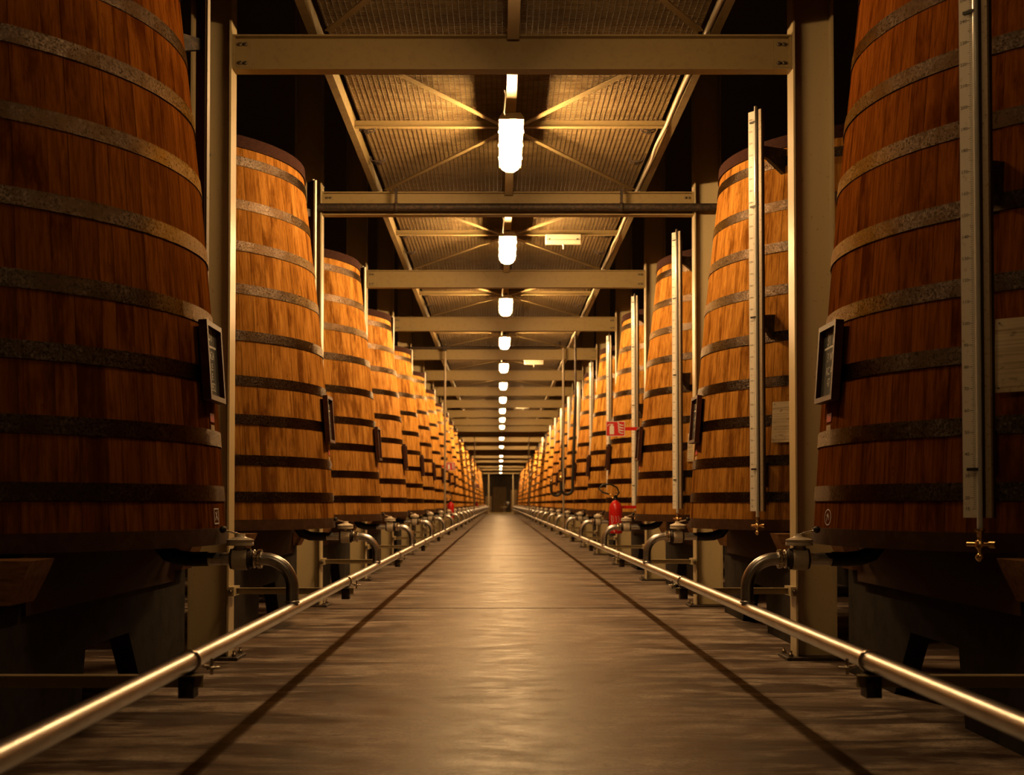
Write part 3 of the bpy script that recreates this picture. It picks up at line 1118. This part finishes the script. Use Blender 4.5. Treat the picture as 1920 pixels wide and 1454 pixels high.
# ------------------------------------------------------------------ stainless mains, risers, valves
PRD_ = .035
for side in ('left', 'right'):
    X = PL if side == 'left' else PR
    s = -1 if side == 'left' else 1
    t = thing('main_pipe', 'long stainless product pipe with upright branches along the %s of the aisle' % side, 'pipe', (X, 0, PIPE_Z))
    seg = MB().tube([(0, 0, 0), (0, BAY - .004, 0)], PRD_, 20).mesh('pipe_length', STEEL)
    y0 = COL_Y[0]
    for i in range(len(COL_Y) + 1):
        yy = y0 + BAY * i
        if yy + BAY <= 145.5:
            put('pipe_length', seg, t, (0, yy + .002, 0))
    cl = MB().lathe([(.034, -.009), (.0405, -.009), (.0405, -.009), (.043, -.003), (.043, .003), (.0405, .009), (.0405, .009), (.034, .009)], 24, Matrix.Rotation(pi / 2, 4, 'X'), cap=False).mesh('clamp', STEEL_BRIGHT)
    wn = MB().tube([(-s * .045, .02, -.02), (-s * .075, .045, -.03)], .006, 8).tube([(-s * .072, .04, -.055), (-s * .072, .04, .005)], .006, 8)
    wn.ball((-s * .074, .042, -.03), .010, 8).tube([(-s * .06, .02, -.03), (-s * .10, .055, -.03)], .005, 8)
    wn = wn.mesh('wing_nut', STEEL_BRIGHT)
    for y in COL_Y[:-1]:
        c = put('clamp', cl, t, (0, y + .04, 0))
        if y < 30:
            put('wing_nut', wn, c)
    # branch: up from the main, bend towards the tun
    R = .155
    zt = .275
    path = [(0, 0, .02), (0, 0, zt - R)] + arc((s * R, 0, zt - R), R, pi if s > 0 else 0, pi / 2, 10, 'xz')[1:]
    path += [(s * (R + .012), 0, zt)]
    rb = MB().tube(path, PRD_, 20)
    rb = rb.mesh('branch', STEEL)
    fl = MB().lathe([(.037, .034), (.042, .034), (.040, .046), (.036, .046)], 20, cap=False).mesh('weld_collar', STEEL)
    for k in range(len(TUN_Y)):
        b = put('branch', rb, t, (0, TUN_Y[k], 0))
        if k < 8:
            put('weld_collar', fl, b)

    # drain valve between branch and tun
    RX = Matrix.Rotation(pi / 2, 4, 'Y') if s > 0 else Matrix.Rotation(-pi / 2, 4, 'Y')
    V = {}
    V['union'] = MB().lathe([(.036, 0), (.052, 0), (.052, 0), (.054, .010), (.052, .022), (.052, .022), (.044, .024), (.044, .036), (.044, .036), (.052, .038), (.052, .045), (.036, .047)], 20, RX, cap=False).mesh('union', STEEL_BRIGHT)
    V['gland'] = MB().lathe([(.036, .045), (.046, .047), (.046, .060), (.046, .060), (.058, .062), (.058, .078)], 20, RX, cap=False).mesh('gland', DARK_IRON)
    V['body'] = MB().lathe([(.040, .078), (.058, .078), (.058, .078), (.061, .083), (.061, .083), (.061, .155), (.061, .155), (.058, .160), (.058, .160), (.040, .160)], 24, RX).mesh('body', CAST)
    V['ring'] = MB().lathe([(.040, .16), (.056, .161), (.056, .172), (.056, .172), (.042, .176)], 20, RX, cap=False).mesh('gland', DARK_IRON)
    V['stub'] = MB().tube([(s * .165, 0, 0), (s * .305, 0, 0)], .034, 20).mesh('stub', STEEL)
    m = MB()
    m.lathe([(.034, .050), (.034, .072), (.034, .072), (.074, .074), (.074, .074), (.074, .088), (.074, .088), (.070, .091), (.074, .094), (.074, .106), (.074, .106), (.052, .114), (.052, .114), (.028, .122), (.026, .138)], 24,
            Matrix.Translation((s * .12, 0, 0)))
    V['bonnet'] = m.mesh('bonnet', CAST)
    h = MB().tube([(s * .12, 0, .128), (s * .135, -.02, .140), (s * .20, -.05, .158)], .006, 8)
    V['lever'] = h.mesh('lever', STEEL_BRIGHT)
    V['knob'] = MB().ball((s * .205, -.052, .162), .020, 12).mesh('knob', RUBBER)
    ho = [(s * .295, 0, 0), (s * .38, 0, -.002), (s * .45, 0, .004), (s * .52, 0, .030), (s * .55, 0, .075), (s * .555, 0, .10)]
    V['hose'] = MB().tube(ho, .044, 16, rs=[.040, .040, .042, .044, .046, .048]).mesh('rubber_elbow', RUBBER)
    for k in range(len(TUN_Y)):
        vt = thing('drain_valve', 'cream bodied drain valve with lever under the %s tun of the %s row' % (ORD[k], side), 'valve',
                   (X + s * (R + .012), TUN_Y[k], PIPE_Z + zt), 0, 'drain valves of the %s row' % side)
        put('union', V['union'], vt)
        put('body', V['body'], vt)
        put('bonnet', V['bonnet'], vt)
        put('stub', V['stub'], vt)
        put('rubber_elbow', V['hose'], vt)
        if k < 10:
            put('gland', V['gland'], vt)
            put('gland', V['ring'], vt)
            lv = put('lever', V['lever'], vt)
            put('knob', V['knob'], lv)
        tilt = (0.0, .05, -.06, .03)[k % 4]
        vt.rotation_euler = (tilt, 0, 0)

    # arms that carry the main from the columns
    CX = CL if side == 'left' else CR
    gap = abs(CX - X)
    am = MB()
    am.box(0, gap + .06, -.004, .0, -.048, -.004).box(0, gap + .06, -.036, .0, -.004, .0)
    if s > 0:
        am = None
        am = MB().box(-gap - .06, 0, -.004, 0, -.048, -.004).box(-gap - .06, 0, -.036, 0, -.004, 0)
    am = am.mesh('arm', PAINT)
    sd = MB().box(-.028, .028, -.05, .03, -.085, 0).mesh('saddle', DARK_IRON)
    jaw = MB().box(-.02, .09, .0, .03, -.03, .01).box(-.045, .0, -.13, .09, -.055, .012).mesh('jaw', PAINT)
    if s < 0:
        jaw = MB().box(0, .045, -.13, .09, -.055, .012).mesh('jaw', PAINT)
    else:
        jaw = MB().box(-.045, 0, -.13, .09, -.055, .012).mesh('jaw', PAINT)
    nut = MB().lathe([(.02, 0), (.02, .02), (.02, .02), (.011, .02), (.011, .04)], 6, Matrix.Rotation(pi / 2, 4, 'X')).mesh('nut', BOLT)
    for i, y in enumerate(COL_Y[:-1]):
        bt = thing('pipe_bracket', 'thin cream arm holding the %s main pipe, %s from the camera' % (side, ORD[i]), 'bracket',
                   (CX, y, PIPE_Z - PRD_ - .008), 0, 'pipe arms on the %s' % side)
        put('arm', am, bt)
        put('saddle', sd, bt, (-s * gap, .03, 0))
        put('jaw', jaw, bt)
        if i < 9:
            put('nut', nut, bt, (-s * .022, -.13, -.02))


# ------------------------------------------------------------------ overhead and drop pipes
t = thing('cross_pipe', 'dark pipe crossing the aisle just before the second cross beam', 'pipe', (0, 14.70, 4.43))
MB().tube([(-2.15, 0, 0), (2.45, 0, 0)], .043, 16).build('pipe_run', DARK_IRON, t)
for x in (-1.15, 1.35):
    MB().lathe([(.046, -.02), (.052, -.02), (.052, .02), (.046, .02)], 16, Matrix.Translation((x, 0, 0)) @ Matrix.Rotation(pi / 2, 4, 'Y'), cap=False).build('sleeve', DARK_IRON, t)
    MB().box(x - .015, x + .015, -.012, .012, .04, .20).build('hanger', DARK_IRON, t)
t = thing('bridge_pipe', 'thin steel pipe rising from the left main and crossing over the aisle', 'pipe', (0, 29.70, 0))
MB().tube([(-1.22, 0, PIPE_Z), (-1.22, 0, 4.70)], .022, 12).build('upright', CHANNEL, t)
MB().tube([(-2.0, 0, 4.62)] + [(1.25, 0, 4.62)] + arc((1.25, 0, 4.70), .08, -pi / 2, 0, 5, 'xz') + [(1.33, 0, 4.95)], .03, 12).build('crossing', DARK_IRON, t)
MB().box(-1.26, -1.18, -.04, .04, 4.55, 4.68).build('pipe_tie', DARK_IRON, t)
t = thing('drop_pipe', 'thin upright steel pipe at the right edge of the aisle by the crossing pipe', 'pipe', (1.42, 29.72, 0))
MB().tube([(0, 0, PIPE_Z), (0, 0, 4.62)], .022, 12).build('upright', CHANNEL, t)
MB().box(-.05, .05, -.05, .05, PIPE_Z - .06, PIPE_Z + .03).build('foot', DARK_IRON, t)
t = thing('drop_pipe', 'thin upright steel pipe at the right edge of the aisle, far down the row', 'pipe', (1.42, 64.7, 0))
MB().tube([(0, 0, PIPE_Z), (0, 0, 4.62)], .03, 10).build('upright', CHANNEL, t)
t = thing('drop_pipe', 'thin upright steel pipe at the left edge of the aisle, far down the row', 'pipe', (-1.22, 64.7, 0))
MB().tube([(0, 0, PIPE_Z), (0, 0, 4.62)], .03, 10).build('upright', CHANNEL, t)
for x, nm in ((-1.2, 'left'), (1.45, 'right')):
    t = thing('end_post', 'slim pale post closing the far %s end of the pipes' % nm, 'post', (x, 145.6, 0))
    MB().box(-.06, .06, -.06, .06, 0, 4.6).build('post', PAINT, t)
for i, (x, y) in enumerate(((1.46, 31.6), (1.50, 27.4))):
    t = thing('filling_hose', 'dark hanging filling hose with brass nozzle on the right, %s' % ('farther one' if i == 0 else 'nearer one'), 'hose', (x, y, 0), 0, 'filling hoses on the right')
    p = [(0.06, 0, 3.35), (.03, 0, 2.4), (0, 0, 1.6)] + arc((-.12, 0, 1.45), .12, 0, -pi, 8, 'xz') + [(-.24, 0, 1.6)]
    MB().tube(p, .032, 12).build('hose', RUBBER, t)
    MB().lathe([(.036, 0), (.036, .05), (.045, .05), (.045, .09), (.02, .10), (.02, .2)], 12, Matrix.Translation((-.24, 0, 1.6))).build('nozzle', BRASS, t)
    MB().tube([(.06, 0, 3.35), (.06, .0, 4.62)], .024, 10).build('upright', DARK_IRON, t)

# ------------------------------------------------------------------ fire signs and extinguishers
def flames(m, M):
    for i in range(4):
        z = .062 - i * .040
        q = [(.035 + .012 * i * .4, z + .030), (.05, z + .006), (.075, z - .008), (.112, z - .010)]
        m.stroke(q, .014, 'y', -.0035 - i * .0001, M)
        m.stroke([(.05, z + .012), (.085, z - .002)], .008, 'y', -.0038, M)


def fire_point(side, y, k, col):
    s = -1 if side == 'left' else 1
    X = 1.713 if side == 'right' else -1.46
    CX = CR if side == 'right' else CL
    yy = y - .17
    t = thing('fire_sign', 'red fire extinguisher sign on a red arm, %s' % col, 'sign', (X, yy, 2.25), 0, 'fire extinguisher signs')
    MB().box(-.139, .139, 0, .004, -.111, .111).build('sign_panel', RED_SIGN, t)
    m = MB()
    for q in ([(-.139, .111), (.139, .111), (.139, .104), (-.139, .104)], [(-.139, -.104), (.139, -.104), (.139, -.111), (-.139, -.111)],
              [(-.139, .104), (-.132, .104), (-.132, -.104), (-.139, -.104)], [(.132, .104), (.139, .104), (.139, -.104), (.132, -.104)]):
        m.poly(q[::-1], 'y', -.002)
    m.poly([(-.088, -.082), (-.022, -.082), (-.022, .035), (-.032, .047), (-.045, .052), (-.045, .068), (-.065, .068), (-.065, .052), (-.078, .047), (-.088, .035)], 'y', -.003)
    m.stroke([(-.115, .040), (-.108, .058), (-.085, .068), (-.03, .066)], .009, 'y', -.0032)
    flames(m, None)
    m.build('pictogram', WHITE, t)
    MB().box(min(0, s * (abs(CX - X) - .0)), max(0, s * (abs(CX - X))), .005, .012, -.024, .024).build('arm', RED, t)
    t = thing('extinguisher_bracket', 'red bracket arm holding a fire extinguisher, %s' % col, 'bracket', (CX, yy, 1.09), 0, 'extinguisher brackets')
    MB().box(min(0, -s * (abs(CX - X) - .10)), max(0, -s * (abs(CX - X) - .10)), .12, .13, -.022, .022).build('arm', RED, t)
    MB().box(-s * (abs(CX - X)) - .03, -s * (abs(CX - X)) + .03, .085, .125, -.05, .08).build('hook_plate', RED, t)
    t = thing('fire_extinguisher', 'red fire extinguisher with black hose, %s' % col, 'extinguisher', (X, yy - .005, .70), 0, 'fire extinguishers')
    MB().lathe([(.085, 0), (.098, .012), (.100, .03), (.100, .33), (.096, .39), (.078, .44), (.045, .475), (.030, .49), (.030, .50)], 24).build('cylinder', RED, t)
    m = MB()
    m.lathe([(.032, .495), (.034, .53), (.026, .545), (.026, .56)], 16)
    m.box(-.02, .02, -.12, .02, .555, .570).box(-.02, .02, -.13, .02, .590, .602)
    m.build('valve_head', RUBBER, t)
    m = MB().tube(arc((-.055, -.02, .555), .028, 0, 2 * pi, 12, 'xz'), .006, 6)
    m.build('safety_pin', BRASS, t)
    hp = [(.02, 0, .56), (.05, .0, .60), (.02, 0, .68), (-.08, 0, .73), (-.19, 0, .72), (-.25, 0, .66), (-.19, -.02, .61), (-.10, -.03, .58)]
    MB().tube(hp, .013, 10).build('hose', RUBBER, t)
    m = MB()
    for j in range(3):
        a0 = -pi / 2 - .55 + j * .42
        pts = [(.1012 * cos(a0 + .16 * sin(u * 2.6)), .1012 * sin(a0 + .16 * sin(u * 2.6)), .26 - u * .09) for u in (0, .25, .5, .75, 1)]
        m.tube(pts, .0028, 6)
    pts = [(.1012 * cos(-pi / 2 - .75 + .5 * u * u), .1012 * sin(-pi / 2 - .75 + .5 * u * u), .27 - .25 * u) for u in (0, .25, .5, .75, 1)]
    m.tube(pts, .005, 6)
    m.build('swoosh_print', WHITE, t)


fire_point('right', COL_Y[4], 0, 'on the right of the aisle')
fire_point('left', COL_Y[8], 1, 'on the left, nearer of the left pair')
fire_point('left', COL_Y[17], 2, 'on the left, far down the row')
